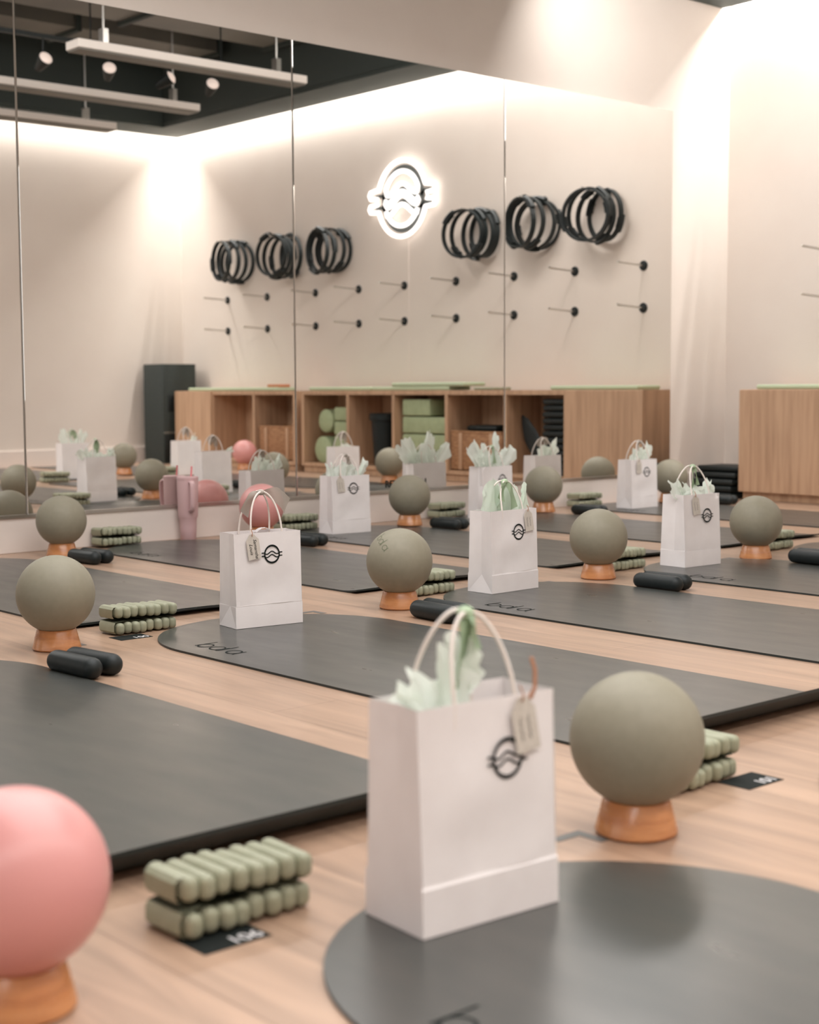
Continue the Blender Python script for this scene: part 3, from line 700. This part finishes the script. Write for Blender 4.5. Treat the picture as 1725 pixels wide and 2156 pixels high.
# dark tower in the back corner
t = thing('tower_speaker', 'tall dark tower speaker in the back corner behind the shelf units', 'speaker', (7.72, -.30, 0))
bm = bmesh.new(); box(bm, -.185, .185, -.17, .17, 0, .935, bev=.006); build('cabinet_body', bm, 'darkgrey', t)
bm = bmesh.new(); box(bm, -.13, .02, .1702, .176, .49, .64, bev=.002); build('port_panel', bm, 'black', t)
bm = bmesh.new(); box(bm, -.175, .175, .1702, .174, .02, .27, bev=.001); build('lower_grille', bm, 'black', t)
bm = bmesh.new(); box(bm, -.185, .185, .1702, .182, .285, .297); build('trim_bar', bm, 'duct', t)

# ------------------------------------------------------------------ pegs and pilates rings on the shelf wall
def peg_master():
    t = thing('wall_peg', '', 'peg')
    bm = bmesh.new(); lathe(bm, [(0, 0), (.034, 0), (.035, .004), (.032, .010), (0, .012)], 24, mx=Matrix.Rotation(rad(-90), 4, 'Y')); build('wall_flange', bm, 'black', t)
    bm = bmesh.new(); tube(bm, [(-.008, 0, 0), (-.265, 0, .012), (-.272, 0, .018)], .008, 10); build('peg_rod', bm, 'steel', t); return t
pg = peg_master(); k = 0
cols = [11.626, 11.00, 10.29, 9.70, 9.12, 8.51, 7.88, 7.27, 6.64]
names = ('first', 'second', 'third', 'fourth', 'fifth', 'sixth', 'seventh', 'eighth', 'last')
for rz_, row in ((1.527, 'upper'), (1.240, 'lower')):
    for i, yv in enumerate(cols):
        lab = '%s bare peg from the back corner in the %s row on the shelf wall' % (names[i], row)
        pos = (WX, 11.84-yv, rz_)
        if k == 0: pg.location = pos; pg['label'] = lab; pg['group'] = 'bare pegs on the shelf wall'
        else: dup(pg, pos, 0, lab, 'bare pegs on the shelf wall')
        k += 1
def ring_obj():
    t = thing('pilates_ring', '', 'pilates ring')
    bm = bmesh.new(); tube(bm, [(0, .178*math.cos(a), .178*math.sin(a)) for a in [2*math.pi*i/56 for i in range(56)]], 0, 8, closed=True, flat=(.013, .005)) if False else None
    n = 64; O = []
    for i in range(n):
        a = 2*math.pi*i/n; c, s = math.cos(a), math.sin(a)
        O.append([bm.verts.new((x, r*c, r*s)) for x, r in ((-.018, .170), (.018, .170), (.018, .183), (-.018, .183))])
    for i in range(n):
        A, B = O[i], O[(i+1) % n]
        for j in range(4): bm.faces.new((A[j], A[(j+1) % 4], B[(j+1) % 4], B[j]))
    bmesh.ops.recalc_face_normals(bm, faces=bm.faces); build('hoop', bm, 'bar', t)
    for sg in (0, math.pi):
        bm = bmesh.new(); pts = [(0, .190*math.cos(sg+a), .190*math.sin(sg+a)) for a in [-.33+.066*i for i in range(11)]]
        tube(bm, pts, 0, 10, flat=(.024, .012)) ; build('grip_pad', bm, 'bar', t)
        bm = bmesh.new(); pts = [(0, .162*math.cos(sg+a), .162*math.sin(sg+a)) for a in [-.22+.055*i for i in range(9)]]
        tube(bm, pts, 0, 10, flat=(.018, .008)); build('inner_pad', bm, 'bar', t)
    return t
rg = ring_obj(); k = 0; random.seed(11)
gr = ((490, 11.36, 'nearest the back corner'), (592, 10.60, 'second from the back corner'), (690, 9.96, 'third from the back corner'),
      (1000, 8.17, 'just past the glowing sign'), (1124, 7.57, 'second past the glowing sign'), (1255, 6.97, 'nearest the mirror wall'))
for gi, (u, yv, lab) in enumerate(gr):
    zc = 1.860 + (.03 if gi > 3 else 0)
    dup(pg, (WX, 11.84-yv, zc+.163), 0, 'peg holding the bunch of black rings ' + lab, 'pegs holding rings')
    for i in range(4):
        pos = (8.005-.066*i, 11.84-yv+random.uniform(-.02, .02), zc+random.uniform(-.014, .006))
        full = '%s black pilates ring from the wall in the bunch %s' % (('innermost', 'second', 'third', 'outermost')[i], lab)
        if k == 0: o = rg; o['label'] = full
        else: o = dup(rg, pos, 0, full)
        o.location = pos
        fan = (1.5-i)*(-7 if gi in (0, 2, 4) else 6)*(1.25 if gi > 2 else .9) + random.uniform(-1, 1)
        o.rotation_euler = (Matrix.Rotation(rad(fan), 3, 'Z') @ Matrix.Rotation(random.uniform(0, 3.1), 3, 'X')).to_euler()
        o['group'] = 'black pilates rings on pegs'; k += 1

# ------------------------------------------------------------------ glowing sign on the shelf wall
t = thing('neon_sign', 'glowing white round neon sign with wavy lines on the shelf wall', 'neon sign', (8.046, 11.84-9.10, 2.218))
R = .285
bm = bmesh.new(); lb = logo_bm(R*.90)
lb.verts.ensure_lookup_table()
merge(bm, lb, Matrix.Rotation(rad(-90), 4, 'Z'))
for f_ in bm.faces: pass
bmesh.ops.solidify(bm, geom=bm.faces[:], thickness=.006)
o = build('sign_backing', bm, 'neonback', t, smooth=False); o.location = (-.030, 0, 0)
def P3(pts): return [(-.040, p[0], p[1]) for p in pts]
tubes = []
def wave(b0, s=1.0, x0=-.62, x1=.62, n=24):
    out = []
    for i in range(n+1):
        x = x0+(x1-x0)*i/n; out.append((x, b0 + .17*math.cos(x*4.6)*math.exp(-x*x*.5)-.02))
    return out
def arc(r, a0, a1, n=24, ry=1.03): return [(r*math.cos(rad(a0+(a1-a0)*i/n)), r*ry*math.sin(rad(a0+(a1-a0)*i/n))) for i in range(n+1)]
r1, r2 = 1.03, .74
tubes.append(arc(r1, 18, 162, 40) + [(-1.36, .28), (-1.40, .20), (-1.36, .10), (-1.06, .08), (-1.06, -.09), (-1.36, -.11), (-1.40, -.20), (-1.36, -.29)] + arc(r1, 197, 343, 40) + [(1.36, -.29), (1.40, -.20), (1.36, -.11), (1.06, -.09), (1.06, .08), (1.36, .10), (1.40, .20), (1.36, .28)])
tubes.append(arc(r2, 22, 158, 30) + wave(.27))                       # top loop
tubes.append(wave(.05) + [(.70, -.02), (.72, -.08)] + wave(-.06)[::-1] + [(-.72, -.08), (-.70, -.02)])
tubes.append(arc(r2, 205, 335, 30) + wave(-.31)[::-1])
for i, tb in enumerate(tubes):
    bm = bmesh.new(); tube(bm, P3([(p[0]*R, p[1]*R) for p in tb]), .0165, 10, closed=True); build('neon_tube', bm, 'neon', t)
bm = bmesh.new(); tube(bm, [(-.006, .04, -.30), (-.003, .04, -.40), (-.003, .04, -1.535)], .0022, 8); build('power_cable', bm, 'plinth', t)
# ------------------------------------------------------------------ suspended fittings under the dark ceiling
def linear(x1, y, L, lab, hang):
    t = thing('linear_light', lab, 'ceiling light', (x1-L/2, y, 2.92), 0, 'unlit linear lights hung under the ceiling')
    bm = bmesh.new(); box(bm, -L/2, L/2, -.085, .085, 0, .055, bev=.004); build('housing', bm, 'metalwhite', t, smooth=False)
    bm = bmesh.new(); box(bm, -L/2+.01, L/2-.01, -.075, .075, -.012, -.0005); build('louvre', bm, 'duct', t, smooth=False)
    for hx in hang:
        bm = bmesh.new(); box(bm, hx-.02, hx+.02, -.03, .03, .0555, .16); build('bracket', bm, 'steel', t, smooth=False)
        bm = bmesh.new(); tube(bm, [(hx, 0, .161), (hx, 0, 1.075)], .008, 8); build('hanger_rod', bm, 'steel', t)
linear(6.80, 2.99, 1.87, 'longest visible unlit linear light hung under the dark ceiling', (-.70, .72))
linear(6.80, 1.59, 2.60, 'middle unlit linear light hung under the dark ceiling', (-.9, 1.10))
linear(6.72, .43, 2.60, 'unlit linear light hung closest to the back wall', (-.7, 1.05))
t = thing('light_track', 'black lighting track under the dark ceiling', 'lighting track', (5.4, 2.41, 3.10))
bm = bmesh.new(); box(bm, -1.4, 1.3, -.018, .018, 0, .03); build('track_rail', bm, 'black', t, smooth=False)
for hx in (-1.2, 0, 1.1):
    bm = bmesh.new(); tube(bm, [(hx, 0, .031), (hx, 0, .899)], .006, 8); build('hanger_rod', bm, 'black', t)
def spot_m():
    t = thing('track_spotlight', '', 'spotlight')
    bm = bmesh.new(); lathe(bm, [(0, .09), (.026, .09), (.032, .06), (.052, -.045), (.050, -.045), (.030, .05), (0, .06)], 28, mx=Matrix.Rotation(rad(115), 4, 'X')); build('lamp_head', bm, 'black', t)
    bm = bmesh.new(); lathe(bm, [(0, -.062), (.030, -.056), (.047, -.040), (0, -.036)], 28, mx=Matrix.Rotation(rad(115), 4, 'X')); build('lens', bm, 'bulb', t)
    bm = bmesh.new(); tube(bm, [(0, 0, .06), (0, 0, .152)], .007, 8); build('stem', bm, 'black', t); return t
sp = spot_m(); sp['group'] = 'black track spotlights'
for i, (x, lab) in enumerate(((5.03, 'nearest the picture edge'), (5.54, 'second from the picture edge'), (6.02, 'third from the picture edge'), (6.41, 'nearest the back corner'), (4.62, 'cut off at the picture edge'))):
    full = 'small black track spotlight with pale lens, ' + lab
    if i == 0: sp.location = (x, 2.41, 2.948); sp['label'] = full
    else: o = dup(sp, (x, 2.41, 2.948), (.4, -.5, .3, -.4)[i-1], full, 'black track spotlights')
def duct(y, z, wd, h, x0, x1, lab):
    t = thing('air_duct', lab, 'air duct', ((x0+x1)/2, y, z), 0, 'air ducts under the ceiling'); L = (x1-x0)/2
    bm = bmesh.new(); box(bm, -L, L, -wd/2, wd/2, 0, h); build('duct_body', bm, 'duct', t, smooth=False)
    n = int((x1-x0)/1.15)
    for i in range(n+1):
        xx = -L+.02+(2*L-.04)*i/n
        bm = bmesh.new(); box(bm, xx-.02, xx+.02, -wd/2-.03, wd/2+.03, -.03, h+.03); build('flange', bm, 'ceil', t, smooth=False)
    for xx in (-L*.6, L*.6):
        bm = bmesh.new(); box(bm, xx-.01, xx+.01, -wd/2-.02, wd/2+.02, h+.031, 4.0-z-.001); build('hanger', bm, 'ceil', t, smooth=False)
duct(3.55, 3.42, .55, .30, 2.0, 7.45, 'wide grey air duct running closest to the mirror'); duct(1.95, 3.50, .50, .28, 2.0, 7.45, 'grey air duct behind the spotlights')
duct(.80, 3.58, .45, .25, 2.0, 7.45, 'grey air duct nearest the back wall')
for i, x in enumerate((3.4, 5.2, 6.9)):
    bm = bmesh.new(); box(bm, x-.06, x+.06, BY+.52, WY, 3.90, 3.999); structure(build('trim_%d' % (i+3), bm, 'ceil', smooth=False))
# remove unused master transforms left at the origin
bpy.context.view_layer.update()
